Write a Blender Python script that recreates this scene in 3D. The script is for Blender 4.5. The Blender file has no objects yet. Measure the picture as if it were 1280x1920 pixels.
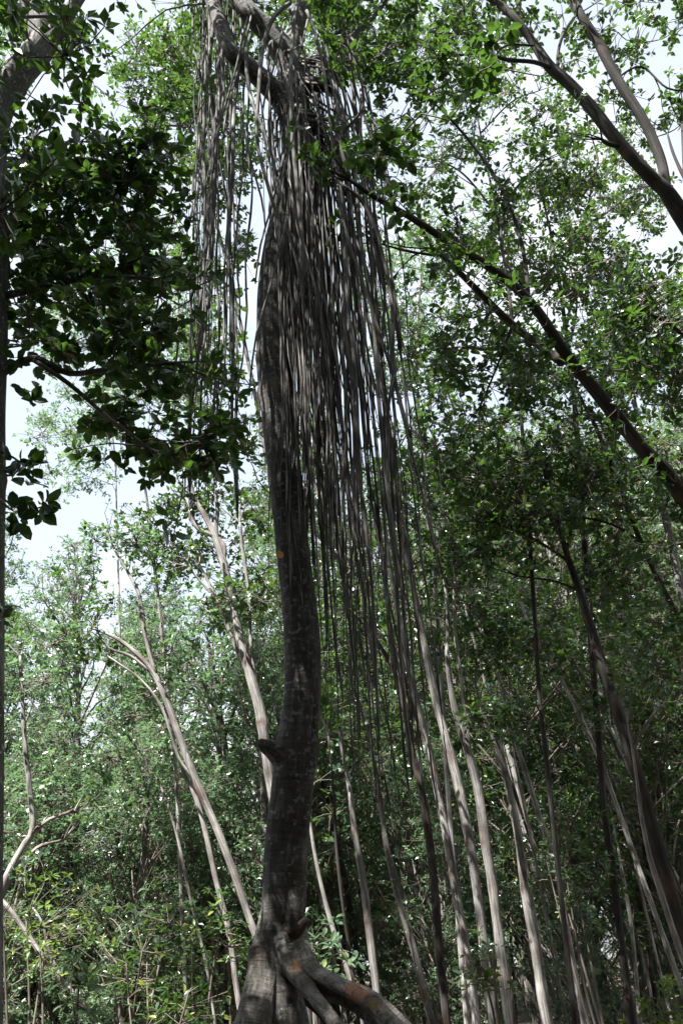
import bpy, math, random
import numpy as np
from mathutils import Matrix, Vector

# ------------------------------------------------------------------ camera, sky, sun, exposure
sc = bpy.context.scene
PITCH, ROLL, FPX = math.radians(29.0), math.radians(4.0), 1550.0      # focal length in pixels of a 1280 x 1920 frame
CAM = np.array([0.0, 0.0, 1.6])
_f = np.array([0, math.cos(PITCH), math.sin(PITCH)])
_u0 = np.array([0, -math.sin(PITCH), math.cos(PITCH)])
_r0 = np.array([1.0, 0, 0])
_r = _r0 * math.cos(ROLL) - _u0 * math.sin(ROLL)
_u = _u0 * math.cos(ROLL) + _r0 * math.sin(ROLL)
cd = bpy.data.cameras.new('camera')
cd.sensor_fit = 'VERTICAL'; cd.sensor_height = 24.0; cd.lens = 24.0 * FPX / 1920.0
cd.clip_start = 0.05; cd.clip_end = 2000
cam = bpy.data.objects.new('camera', cd); sc.collection.objects.link(cam)
cam.matrix_world = Matrix(((_r[0], _u[0], -_f[0], CAM[0]), (_r[1], _u[1], -_f[1], CAM[1]), (_r[2], _u[2], -_f[2], CAM[2]), (0, 0, 0, 1)))
sc.camera = cam

SUN_DIR = Vector((-0.36, -0.40, 0.95)).normalized()                    # towards the sun
sun_el = math.asin(SUN_DIR.z); sun_az = math.atan2(SUN_DIR.x, SUN_DIR.y)
sd = bpy.data.lights.new('sun', 'SUN'); sd.energy = 5.0; sd.angle = math.radians(0.53); sd.color = (1.0, 0.965, 0.91)
so = bpy.data.objects.new('sun', sd); sc.collection.objects.link(so)
so.rotation_euler = SUN_DIR.to_track_quat('Z', 'Y').to_euler(); so.location = (0, 0, 30)

w = bpy.data.worlds.new('World'); sc.world = w; w.use_nodes = True
nt = w.node_tree; nt.nodes.clear()
sky = nt.nodes.new('ShaderNodeTexSky'); sky.sky_type = 'NISHITA'; sky.sun_disc = False
sky.sun_elevation = sun_el; sky.sun_rotation = sun_az; sky.dust_density = 2.5; sky.air_density = 1.0
tcw = nt.nodes.new('ShaderNodeTexCoord')
CLOUD = 1.4
cn = nt.nodes.new('ShaderNodeTexNoise'); cn.inputs['Scale'].default_value = 1.7; cn.inputs['Detail'].default_value = 6; cn.inputs['Roughness'].default_value = 0.55
cr = nt.nodes.new('ShaderNodeValToRGB'); cr.color_ramp.elements[0].position = 0.44; cr.color_ramp.elements[1].position = 0.64
cr.color_ramp.elements[0].color = (0.50, 0.50, 0.50, 1)
cm = nt.nodes.new('ShaderNodeMix'); cm.data_type = 'RGBA'
cm.inputs['B'].default_value = (4.2, 4.35, 4.35, 1)
bg = nt.nodes.new('ShaderNodeBackground'); bg.inputs['Strength'].default_value = 0.08
wo = nt.nodes.new('ShaderNodeOutputWorld')
cmap = nt.nodes.new('ShaderNodeMapping'); cmap.inputs['Location'].default_value = (CLOUD, 0.0, 0.0)
nt.links.new(tcw.outputs['Generated'], cmap.inputs['Vector']); nt.links.new(cmap.outputs['Vector'], cn.inputs['Vector']); nt.links.new(cn.outputs['Fac'], cr.inputs['Fac'])
nt.links.new(cr.outputs['Color'], cm.inputs['Factor']); nt.links.new(sky.outputs['Color'], cm.inputs['A'])
nt.links.new(cm.outputs['Result'], bg.inputs['Color']); nt.links.new(bg.outputs['Background'], wo.inputs['Surface'])

vs = sc.view_settings; vs.view_transform = 'Standard'; vs.look = 'None'; vs.gamma = 1.0; vs.use_curve_mapping = False
vs.exposure = 2.05
sc.cycles.max_bounces = 7; sc.cycles.diffuse_bounces = 1; sc.cycles.glossy_bounces = 2; sc.cycles.transmission_bounces = 4
sc.cycles.use_denoising = True; sc.cycles.denoiser = 'OPENIMAGEDENOISE'; sc.cycles.denoising_prefilter = 'ACCURATE'; sc.cycles.denoising_input_passes = 'RGB_ALBEDO_NORMAL'
sc.cycles.sample_clamp_indirect = 4.0

# ------------------------------------------------------------------ helpers
rng = np.random.default_rng(11)
random.seed(5)
COL = sc.collection
UP = np.array([0, 0, 1.0])

def P(x, y, Y):
    """world point on the line of sight of photo pixel (x, y) that stands Y metres ahead of the camera"""
    d = _f * FPX + _r * (x - 640) + _u * (960 - y)
    return CAM + d * (Y / d[1])

def axd(p):
    return float(np.dot(np.asarray(p) - CAM, _f))

def nrm(a):
    a = np.asarray(a, float)
    return a / np.maximum(np.linalg.norm(a, axis=-1, keepdims=True), 1e-9)

def px_of(p):
    q = np.asarray(p) - CAM
    z = np.maximum(q @ _f, 0.01)
    return 640 + FPX * (q @ _r) / z, 960 - FPX * (q @ _u) / z, z

class MB:
    """collects tubes and leaves and links them as one mesh object"""
    def __init__(self):
        self.v, self.q, self.t, self.co, self.sc, self.n = [], [], [], [], [], 0
    def add(self, v, q=None, t=None, co=None, scar=None):
        v = np.asarray(v, float)
        self.v.append(v)
        if q is not None and len(q): self.q.append(np.asarray(q) + self.n)
        if t is not None and len(t): self.t.append(np.asarray(t) + self.n)
        self.co.append(np.zeros((len(v), 3)) if co is None else co)
        self.sc.append(np.zeros(len(v)) if scar is None else scar)
        self.n += len(v)
    def tube(self, path, rad, sides=8, rough=0.0, scars=0, flute=0.0, cap=True, r=None):
        r = r or rng
        path = np.asarray(path, float); N = len(path); rad = np.broadcast_to(np.asarray(rad, float), (N,))
        T = nrm(np.gradient(path, axis=0))
        U = np.zeros_like(T); a = np.array([1.0, 0, 0]) if abs(T[0][0]) < 0.8 else np.array([0, 1.0, 0])
        for i in range(N):
            a = a - T[i] * np.dot(a, T[i]); a = a / max(np.linalg.norm(a), 1e-9); U[i] = a
        V = np.cross(T, U)
        th = np.linspace(0, 2 * math.pi, sides, endpoint=False)
        s = np.concatenate([[0], np.cumsum(np.linalg.norm(np.diff(path, axis=0), axis=1))])
        R = np.repeat(rad[:, None], sides, 1)
        TH, S = np.meshgrid(th, s)
        scar = np.zeros_like(R)
        if rough:
            m = np.zeros_like(R)
            for k in range(5):
                m += np.sin(TH * r.integers(1, 4) + S * r.uniform(1.0, 7.0) * (1 if k % 2 else -1) + r.uniform(0, 6.3)) / 3.0
            R = R * (1 + rough * m)
        if flute:
            for k in range(3):
                R = R * (1 + flute * np.sin(TH * (2 + k) + S * r.uniform(-0.7, 0.7) + r.uniform(0, 6.3)))
        for k in range(scars):
            s0 = r.uniform(0, s[-1]); t0 = r.uniform(0, 6.3); wd = r.uniform(0.03, 0.06)
            g = np.exp(-((S - s0) / wd) ** 2) * (0.35 + 0.65 * np.exp(-((np.abs((TH - t0 + math.pi) % (2 * math.pi) - math.pi)) / 0.9) ** 2))
            scar = np.maximum(scar, g); R = R * (1 + 0.22 * g)
        ct, st = np.cos(TH)[..., None], np.sin(TH)[..., None]
        v = path[:, None, :] + R[..., None] * (ct * U[:, None, :] + st * V[:, None, :])
        co = np.stack([np.cos(TH) * R, np.sin(TH) * R, S], -1)
        i, j = np.meshgrid(np.arange(N - 1), np.arange(sides), indexing='ij'); j2 = (j + 1) % sides
        q = np.stack([i * sides + j, i * sides + j2, (i + 1) * sides + j2, (i + 1) * sides + j], -1).reshape(-1, 4)
        v = v.reshape(-1, 3); co = co.reshape(-1, 3); scar = scar.ravel(); t = None
        if cap:
            n0 = len(v)
            v = np.vstack([v, path[0], path[-1]]); co = np.vstack([co, [0, 0, 0], [0, 0, s[-1]]]); scar = np.concatenate([scar, [0, 0]])
            jj = np.arange(sides); k2 = (jj + 1) % sides; b = (N - 1) * sides
            t = np.vstack([np.stack([np.full(sides, n0), k2, jj], -1), np.stack([np.full(sides, n0 + 1), b + jj, b + k2], -1)])
        self.add(v, q, t, co, scar)
        return self
    def twigs(self, A, B, ra, rb):
        """many thin three-sided twigs at once, from points A to points B"""
        A = np.asarray(A, float); B = np.asarray(B, float); n = len(A)
        if n == 0: return self
        T = nrm(B - A); a = np.where(np.abs(T[:, :1]) < 0.8, np.array([[1.0, 0, 0]]), np.array([[0, 1.0, 0]]))
        U = nrm(a - T * np.sum(a * T, 1, keepdims=True)); V = np.cross(T, U)
        th = np.array([0, 2.0944, 4.18879])
        ring = np.cos(th)[None, :, None] * U[:, None, :] + np.sin(th)[None, :, None] * V[:, None, :]
        mid = (A + B) / 2 + rng.normal(0, 0.06, (n, 3)) * np.linalg.norm(B - A, axis=1, keepdims=True)
        v = np.concatenate([A[:, None] + ra * ring, mid[:, None] + (ra + rb) / 2 * ring, B[:, None] + rb * ring], 1)
        base = (np.arange(n) * 9)[:, None, None]
        q0 = np.array([[k * 3 + j, k * 3 + (j + 1) % 3, k * 3 + 3 + (j + 1) % 3, k * 3 + 3 + j] for k in range(2) for j in range(3)])
        co = v.copy()
        self.add(v.reshape(-1, 3), (q0[None] + base).reshape(-1, 4), None, co.reshape(-1, 3))
        return self
    def build(self, name, mat, parent=None, origin=(0, 0, 0), smooth=True):
        v = np.vstack(self.v) - np.asarray(origin)
        q = np.vstack(self.q) if self.q else np.zeros((0, 4), int)
        t = np.vstack(self.t) if self.t else np.zeros((0, 3), int)
        me = mesh_np(name, v, q, t, smooth)
        a = me.attributes.new('bark_co', 'FLOAT_VECTOR', 'POINT'); a.data.foreach_set('vector', np.vstack(self.co).astype(np.float32).ravel())
        if any(s.any() for s in self.sc):
            a = me.attributes.new('scar', 'FLOAT', 'POINT'); a.data.foreach_set('value', np.concatenate(self.sc).astype(np.float32))
        return link(name, me, mat, parent)

def mesh_np(name, v, q, t, smooth=True):
    me = bpy.data.meshes.new(name)
    nq, n3 = len(q), len(t)
    me.vertices.add(len(v)); me.vertices.foreach_set('co', np.asarray(v, np.float32).ravel())
    loops = np.concatenate([np.asarray(q, np.int32).ravel(), np.asarray(t, np.int32).ravel()])
    me.loops.add(len(loops)); me.loops.foreach_set('vertex_index', loops)
    me.polygons.add(nq + n3)
    tot = np.concatenate([np.full(nq, 4), np.full(n3, 3)]).astype(np.int32)
    me.polygons.foreach_set('loop_start', (np.cumsum(tot) - tot).astype(np.int32))
    me.polygons.foreach_set('loop_total', tot)
    me.polygons.foreach_set('use_smooth', np.full(nq + n3, smooth))
    me.update(calc_edges=True)
    return me

def link(name, me, mat, parent=None):
    o = bpy.data.objects.new(name, me)
    if mat is not None and len(me.materials) == 0: me.materials.append(mat)
    COL.objects.link(o)
    if parent is not None: o.parent = parent
    return o

def thing(name, label, cat, loc=(0, 0, 0), group=None):
    o = bpy.data.objects.new(name, None); COL.objects.link(o)
    o.location = tuple(float(x) for x in loc); o.empty_display_size = 0.3
    o['label'] = label; o['category'] = cat
    if group: o['group'] = group
    return o

def smooth_path(pts, step=0.08):
    """Catmull-Rom through points with extra columns (radius), resampled evenly"""
    p = np.asarray(pts, float)
    if len(p) == 2: p = np.vstack([p[0], (p[0] + p[1]) / 2, p[1]])
    q = np.vstack([2 * p[0] - p[1], p, 2 * p[-1] - p[-2]])
    out = []
    for i in range(1, len(q) - 2):
        n = max(2, int(np.linalg.norm(q[i + 1][:3] - q[i][:3]) / step))
        t = np.linspace(0, 1, n, endpoint=False)[:, None]
        out.append(0.5 * (2 * q[i] + (q[i + 1] - q[i - 1]) * t + (2 * q[i - 1] - 5 * q[i] + 4 * q[i + 1] - q[i + 2]) * t ** 2 + (3 * q[i] - q[i - 1] - 3 * q[i + 1] + q[i + 2]) * t ** 3))
    out.append(q[-2][None])
    return np.vstack(out)

def px_path(pts, Y, step=0.08):
    """pts: (x, y, width) or (x, y, width, Y) in photo pixels -> smooth world path with radius"""
    out = []
    for a in pts:
        p = P(a[0], a[1], a[3] if len(a) > 3 else Y)
        out.append([*p, a[2] / 2 * axd(p) / FPX])
    return smooth_path(out, step)

# ------------------------------------------------------------------ materials
def newmat(name):
    m = bpy.data.materials.new(name); m.use_nodes = True
    n = m.node_tree.nodes; n.clear()
    return m, m.node_tree, n

def ramp(n, stops):
    r = n.new('ShaderNodeValToRGB'); e = r.color_ramp.elements
    while len(e) < len(stops): e.new(0.5)
    for k, (p, c) in enumerate(stops): e[k].position = p; e[k].color = (*c, 1)
    return r

def bark_mat(name, stops, speck=None, streak=(60, 60, 5), scar_col=(0.085, 0.05, 0.038), bump=0.5, blotch=2.5, ring=0.0):
    m, t, n = newmat(name); L = t.links.new
    at = n.new('ShaderNodeAttribute'); at.attribute_name = 'bark_co'
    mp = n.new('ShaderNodeMapping'); mp.inputs['Scale'].default_value = streak
    L(at.outputs['Vector'], mp.inputs['Vector'])
    ns = n.new('ShaderNodeTexNoise'); ns.inputs['Scale'].default_value = 1.0; ns.inputs['Detail'].default_value = 5; ns.inputs['Roughness'].default_value = 0.65
    L(mp.outputs['Vector'], ns.inputs['Vector'])
    nb = n.new('ShaderNodeTexNoise'); nb.inputs['Scale'].default_value = blotch; nb.inputs['Detail'].default_value = 4
    L(at.outputs['Vector'], nb.inputs['Vector'])
    ad = n.new('ShaderNodeMath'); ad.operation = 'MULTIPLY_ADD'; ad.inputs[1].default_value = 0.55
    mu = n.new('ShaderNodeMath'); mu.operation = 'MULTIPLY'; mu.inputs[1].default_value = 0.45
    L(nb.outputs['Fac'], mu.inputs[0]); L(ns.outputs['Fac'], ad.inputs[0]); L(mu.outputs[0], ad.inputs[2])
    rp = ramp(n, stops); L(ad.outputs[0], rp.inputs['Fac'])
    col = rp.outputs['Color']
    if speck:
        vo = n.new('ShaderNodeTexNoise'); vo.inputs['Scale'].default_value = speck[0]; vo.inputs['Detail'].default_value = 3
        L(at.outputs['Vector'], vo.inputs['Vector'])
        r2 = ramp(n, [(speck[1], (0, 0, 0)), (speck[1] + 0.06, (1, 1, 1))]); L(vo.outputs['Fac'], r2.inputs['Fac'])
        mx = n.new('ShaderNodeMix'); mx.data_type = 'RGBA'; mx.inputs['B'].default_value = (*speck[2], 1)
        L(r2.outputs['Color'], mx.inputs['Factor']); L(col, mx.inputs['A']); col = mx.outputs['Result']
    sa = n.new('ShaderNodeAttribute'); sa.attribute_name = 'scar'
    ms = n.new('ShaderNodeMix'); ms.data_type = 'RGBA'; ms.inputs['B'].default_value = (*scar_col, 1)
    L(sa.outputs['Fac'], ms.inputs['Factor']); L(col, ms.inputs['A']); col = ms.outputs['Result']
    b = n.new('ShaderNodeBsdfPrincipled'); b.inputs['Roughness'].default_value = 0.85
    b.inputs['Specular IOR Level'].default_value = 0.25
    L(col, b.inputs['Base Color'])
    bp = n.new('ShaderNodeBump'); bp.inputs['Strength'].default_value = bump; bp.inputs['Distance'].default_value = 0.015
    h = ns.outputs['Fac']
    if ring:                                          # wrinkles that run round the stem, and cracks
        m2 = n.new('ShaderNodeMapping'); m2.inputs['Scale'].default_value = (5, 5, 42); L(at.outputs['Vector'], m2.inputs['Vector'])
        n2 = n.new('ShaderNodeTexNoise'); n2.inputs['Scale'].default_value = 1.0; n2.inputs['Detail'].default_value = 4; n2.inputs['Distortion'].default_value = 0.6; L(m2.outputs['Vector'], n2.inputs['Vector'])
        a2 = n.new('ShaderNodeMath'); a2.operation = 'MULTIPLY_ADD'; a2.inputs[1].default_value = ring; L(n2.outputs['Fac'], a2.inputs[0]); L(h, a2.inputs[2]); h = a2.outputs[0]
        r3 = ramp(n, [(0.36, (0.70, 0.70, 0.70)), (0.58, (1, 1, 1))]); L(n2.outputs['Fac'], r3.inputs['Fac'])
        m3 = n.new('ShaderNodeMix'); m3.data_type = 'RGBA'; m3.blend_type = 'MULTIPLY'; m3.inputs['Factor'].default_value = 1.0
        L(col, m3.inputs['A']); L(r3.outputs['Color'], m3.inputs['B']); L(m3.outputs['Result'], b.inputs['Base Color'])
    L(h, bp.inputs['Height']); L(bp.outputs['Normal'], b.inputs['Normal'])
    o = n.new('ShaderNodeOutputMaterial'); L(b.outputs['BSDF'], o.inputs['Surface'])
    return m

def leaf_mat(name, stops, trans=0.26, rough=0.30, tcol=(0.16, 0.34, 0.03)):
    m, t, n = newmat(name); L = t.links.new
    at = n.new('ShaderNodeAttribute'); at.attribute_name = 'tone'
    rp = ramp(n, stops); L(at.outputs['Fac'], rp.inputs['Fac'])
    b = n.new('ShaderNodeBsdfPrincipled'); b.inputs['Roughness'].default_value = rough; b.inputs['Specular IOR Level'].default_value = 0.5
    L(rp.outputs['Color'], b.inputs['Base Color'])
    tr = n.new('ShaderNodeBsdfTranslucent')
    mc = n.new('ShaderNodeMix'); mc.data_type = 'RGBA'; mc.inputs['Factor'].default_value = 0.6; mc.inputs['B'].default_value = (*tcol, 1)
    L(rp.outputs['Color'], mc.inputs['A']); L(mc.outputs['Result'], tr.inputs['Color'])
    mx = n.new('ShaderNodeMixShader'); mx.inputs['Fac'].default_value = trans
    L(b.outputs['BSDF'], mx.inputs[1]); L(tr.outputs['BSDF'], mx.inputs[2])
    o = n.new('ShaderNodeOutputMaterial'); L(mx.outputs['Shader'], o.inputs['Surface'])
    return m

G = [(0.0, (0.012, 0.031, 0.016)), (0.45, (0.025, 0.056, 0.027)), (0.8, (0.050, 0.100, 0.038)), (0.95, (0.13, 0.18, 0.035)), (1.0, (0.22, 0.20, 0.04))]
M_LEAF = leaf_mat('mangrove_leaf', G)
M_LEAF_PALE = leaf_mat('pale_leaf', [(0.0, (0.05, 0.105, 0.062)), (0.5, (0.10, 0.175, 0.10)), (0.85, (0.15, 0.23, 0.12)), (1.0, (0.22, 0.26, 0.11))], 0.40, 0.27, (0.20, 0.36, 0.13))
M_LEAF_YOUNG = leaf_mat('young_leaf', [(0.0, (0.07, 0.13, 0.03)), (0.5, (0.12, 0.19, 0.04)), (1.0, (0.20, 0.24, 0.05))], 0.35, 0.35, (0.24, 0.38, 0.05))
M_BARK = bark_mat('grey_mangrove_bark', [(0.30, (0.02, 0.019, 0.018)), (0.50, (0.065, 0.062, 0.057)), (0.66, (0.17, 0.165, 0.155))], (24, 0.57, (0.17, 0.175, 0.168)), (34, 34, 5), bump=0.9, ring=0.45)
M_BARK_SLIM = bark_mat('grey_slim_bark', [(0.30, (0.03, 0.029, 0.027)), (0.50, (0.11, 0.105, 0.097)), (0.66, (0.26, 0.25, 0.235))], (30, 0.60, (0.32, 0.325, 0.31)), (50, 50, 3.0), bump=0.9)
M_PALE = bark_mat('pale_stringy_bark', [(0.36, (0.045, 0.038, 0.034)), (0.48, (0.18, 0.171, 0.162)), (0.62, (0.45, 0.435, 0.415))], None, (58, 58, 2.6), bump=1.0)
M_DARKBARK = bark_mat('dark_brown_bark', [(0.30, (0.014, 0.012, 0.011)), (0.5, (0.033, 0.030, 0.028)), (0.66, (0.088, 0.081, 0.074))], None, (42, 42, 2.2), bump=0.8)
M_ROOT = bark_mat('hanging_root_bark', [(0.36, (0.035, 0.031, 0.028)), (0.5, (0.095, 0.09, 0.085)), (0.66, (0.42, 0.41, 0.39))], None, (60, 60, 3.0), blotch=3.0)
M_TWIG = bark_mat('twig_bark', [(0.3, (0.05, 0.042, 0.035)), (0.65, (0.19, 0.165, 0.14))], None, (30, 30, 8))

# ------------------------------------------------------------------ leaves
def _tmpl(kind):
    if kind == 'hi':       # folded elliptic blade, 10 triangles
        v = [(0, 0, 0), (.33, 0, .02), (.68, 0, .01), (1, 0, -.06), (.16, .27, .05), (.46, .5, .09), (.79, .34, .05), (.16, -.27, .05), (.46, -.5, .09), (.79, -.34, .05)]
        q = [(1, 2, 5, 4), (2, 3, 6, 5), (2, 1, 7, 8), (3, 2, 8, 9)]
        t = [(0, 1, 4), (1, 0, 7)]
    elif kind == 'mid':    # six-cornered blade, 4 triangles
        v = [(0, 0, 0), (.30, .46, .05), (.70, .42, .04), (1, 0, -.05), (.70, -.42, .04), (.30, -.46, .05)]
        q = [(1, 5, 4, 2)]; t = [(0, 5, 1), (2, 4, 3)]
    else:                  # folded kite, 2 triangles
        v = [(0, 0, 0), (.48, .5, .08), (1, 0, -.04), (.48, -.5, .08)]
        q = []; t = [(0, 2, 1), (0, 3, 2)]
    return np.array(v, float), np.array(q, int).reshape(-1, 4), np.array(t, int).reshape(-1, 3)

class Leaves:
    def __init__(self): self.p, self.d, self.n, self.l, self.t = [], [], [], [], []
    def rosettes(self, C, T, k=6, L=0.10, tone=(0.0, 0.8), young=0.03, r=None):
        r = r or rng
        C = np.asarray(C); T = nrm(T); n = len(C)
        if n == 0: return self
        a = np.where(np.abs(T[:, 2:3]) < 0.9, np.array([[0, 0, 1.0]]), np.array([[1.0, 0, 0]]))
        U = nrm(np.cross(a, T)); V = np.cross(T, U)
        ph = (np.arange(k)[None] * 2.4 + r.uniform(0, 6.3, (n, 1)) + r.normal(0, 0.25, (n, k)))
        al = np.radians(r.uniform(40, 100, (n, k)))
        d = np.cos(al)[..., None] * T[:, None] + np.sin(al)[..., None] * (np.cos(ph)[..., None] * U[:, None] + np.sin(ph)[..., None] * V[:, None])
        d[..., 2] -= r.uniform(0, 0.25, (n, k)); d = nrm(d)
        nn = T[:, None] - d * np.sum(T[:, None] * d, -1, keepdims=True) + r.normal(0, 0.25, d.shape)
        nn = nrm(nn - d * np.sum(nn * d, -1, keepdims=True))
        pos = C[:, None] - T[:, None] * r.uniform(0, 0.06, (n, k, 1)) + d * 0.008
        ln = L * r.uniform(0.65, 1.2, (n, k))
        base = r.uniform(tone[0], tone[1], (n, 1))
        tn = np.clip(base + r.normal(0, 0.12, (n, k)), 0, 0.9)
        tn = np.where(r.random((n, k)) < young, r.uniform(0.92, 1.0, (n, k)), tn)
        keep = (r.random((n, k)) < 0.92).ravel()
        for lst, x in ((self.p, pos.reshape(-1, 3)), (self.d, d.reshape(-1, 3)), (self.n, nn.reshape(-1, 3)), (self.l, ln.ravel()), (self.t, tn.ravel())): lst.append(x[keep])
        return self
    def arrays(self):
        return np.vstack(self.p), np.vstack(self.d), np.vstack(self.n), np.concatenate(self.l), np.concatenate(self.t)

def leaf_mesh(name, arr, kind, width=0.5, origin=(0, 0, 0)):
    p, d, n, l, t = arr
    v, q, tr = _tmpl(kind); k = len(v)
    s = np.cross(n, d)
    W = (p[:, None] + l[:, None, None] * (v[None, :, 0:1] * d[:, None] + v[None, :, 1:2] * width * s[:, None] + v[None, :, 2:3] * n[:, None])) - np.asarray(origin)
    off = (np.arange(len(p)) * k)[:, None, None]
    Q = (q[None] + off).reshape(-1, 4) if len(q) else np.zeros((0, 4), int)
    me = mesh_np(name, W.reshape(-1, 3), Q, (tr[None] + off).reshape(-1, 3), smooth=False)
    a = me.attributes.new('tone', 'FLOAT', 'POINT'); a.data.foreach_set('value', np.repeat(t, k).astype(np.float32))
    return me

_leaf_cache = {}
def leaf_objects(arr, parent, mat, width, origin):
    """each leaf its own object; alike leaves share mesh data"""
    p, d, n, l, t = arr
    s = np.cross(n, d)
    for i in range(len(p)):
        tone = [0.1, 0.3, 0.5, 0.7, 0.85, 0.97][min(5, int(t[i] * 6))]
        key = (mat.name, tone, width)
        if key not in _leaf_cache:
            me = leaf_mesh('leaf', (np.zeros((1, 3)), np.array([[1.0, 0, 0]]), np.array([[0, 0, 1.0]]), np.ones(1), np.array([tone])), 'hi', width)
            me.materials.append(mat); _leaf_cache[key] = me
        o = bpy.data.objects.new('leaf', _leaf_cache[key]); COL.objects.link(o); o.parent = parent
        q = p[i] - origin
        m = np.eye(4); m[:3, 0] = d[i] * l[i]; m[:3, 1] = s[i] * l[i]; m[:3, 2] = n[i] * l[i]; m[:3, 3] = q
        o.matrix_local = Matrix(m.tolist())

def crown_parts(leaves, parent, mat, kind, width, origin, n_obj=0, name='crown'):
    arr = leaves.arrays()
    if n_obj:
        x, y, z = px_of(arr[0])
        inside = (x > 0) & (x < 1280) & (y > 0) & (y < 1920) & (z > 0.5)
        order = np.argsort(-(arr[3] / z) * inside)[:n_obj]
        order = order[inside[order]]
        mask = np.zeros(len(arr[0]), bool); mask[order] = True
        leaf_objects([a[mask] for a in arr], parent, mat, width, origin)
        arr = [a[~mask] for a in arr]
    if len(arr[0]):
        o = link(name, leaf_mesh(name, arr, kind, width, origin), mat, parent); o['kind'] = 'stuff'

# ------------------------------------------------------------------ trees
DENS = 1.6
def blob_clumps(blobs, L, per_clump):
    """blobs: (cx, cy, rx, ry, Y, dY, leaf cover) -> clump centres"""
    out = []
    for cx, cy, rx, ry, Y, dY, lai in blobs:
        z = axd(P(cx, cy, Y)); Lp = L * FPX / z
        n = max(1, int(round(DENS * lai * math.pi * rx * ry / (0.21 * Lp * Lp) / per_clump)))
        a = rng.uniform(0, 6.283, n); q = np.sqrt(rng.random(n))
        for k in range(n):
            out.append(P(cx + rx * q[k] * math.cos(a[k]), cy + ry * q[k] * math.sin(a[k]), Y + rng.uniform(-dY, dY)))
    return out

def foliage(parent, origin, clumps, skeleton, L, kind, mat, nr=13, k=6, rc=(0.30, 0.5), n_obj=0, width=0.5, tone=(0.0, 0.8), young=0.03, twig=True,
            rb=0.012, extra=None, up=0.8, bark=None):
    """branches from the skeleton to each clump, twigs in the clump, a whorl of leaves on each twig"""
    lv = Leaves(); mb = MB(); nodes = [np.asarray(s)[:3] for s in skeleton]
    clumps = np.asarray(clumps).reshape(-1, 3)
    if len(clumps):
        nd = np.array(nodes)
        dist = np.array([np.min(np.linalg.norm(nd - c, axis=1)) for c in clumps])
        A, B = [], []
        for i in np.argsort(dist):
            c = clumps[i]
            dd = nd - c
            cost = np.linalg.norm(dd, axis=1) + 0.9 * np.maximum(dd[:, 2], 0)
            j = int(np.argmin(cost)); a = nd[j]
            ln = np.linalg.norm(c - a)
            m1 = a * 0.65 + c * 0.35 + rng.normal(0, 0.07, 3) * ln; m2 = a * 0.3 + c * 0.7 + rng.normal(0, 0.07, 3) * ln
            r0 = rb * (0.5 + 0.45 * min(ln, 3.0))
            pth = smooth_path([[*a, r0], [*m1, r0 * 0.75], [*m2, r0 * 0.55], [*c, r0 * 0.35]], max(0.25, ln / 8))
            mb.tube(pth[:, :3], np.maximum(pth[:, 3], 0.004), 5, cap=False)
            nd = np.vstack([nd, m1, m2, c])
            r = rng.uniform(*rc); n = max(3, int(nr * rng.uniform(0.6, 1.4)))
            off = nrm(rng.normal(size=(n, 3))) * (rng.random((n, 1)) ** 0.45) * r * np.array([1.1, 1.1, 0.8])
            tips = c + off
            td = nrm(off / r * 0.8 + UP * up + rng.normal(0, 0.45, (n, 3)))
            lv.rosettes(tips, td, k, L, tone, young)
            A.append(np.repeat(c[None], n, 0)); B.append(tips)
        if twig: mb.twigs(np.vstack(A), np.vstack(B), 0.006, 0.003)
    if extra is not None:
        for c, t in extra:
            lv.rosettes(np.array([c]), np.array([t]), 7, L * 1.1, tone, young)
    if mb.n:
        o = mb.build('twigs', bark or M_TWIG, parent, origin); o['kind'] = 'stuff'
    crown_parts(lv, parent, mat, kind, width, origin, n_obj)

def to_ground(path, z=-0.15, spread=1.25):
    """carry the lower end of a trunk path down into the ground"""
    p = path[0]; q = path[min(len(path) - 1, 12)]
    if p[2] <= z: return path
    d = nrm(p[:3] - q[:3]); d[2] = min(d[2], -0.6); d = nrm(d * np.array([0.6, 0.6, 1]))
    n = max(3, int((p[2] - z) / 0.1)); t = np.linspace(1, 0, n, endpoint=False)[:, None] * (p[2] - z) / -d[2]
    low = np.hstack([p[:3] + d * t, p[3] * (1 + (spread - 1) * t / t.max())])
    return np.vstack([low, path])

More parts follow.
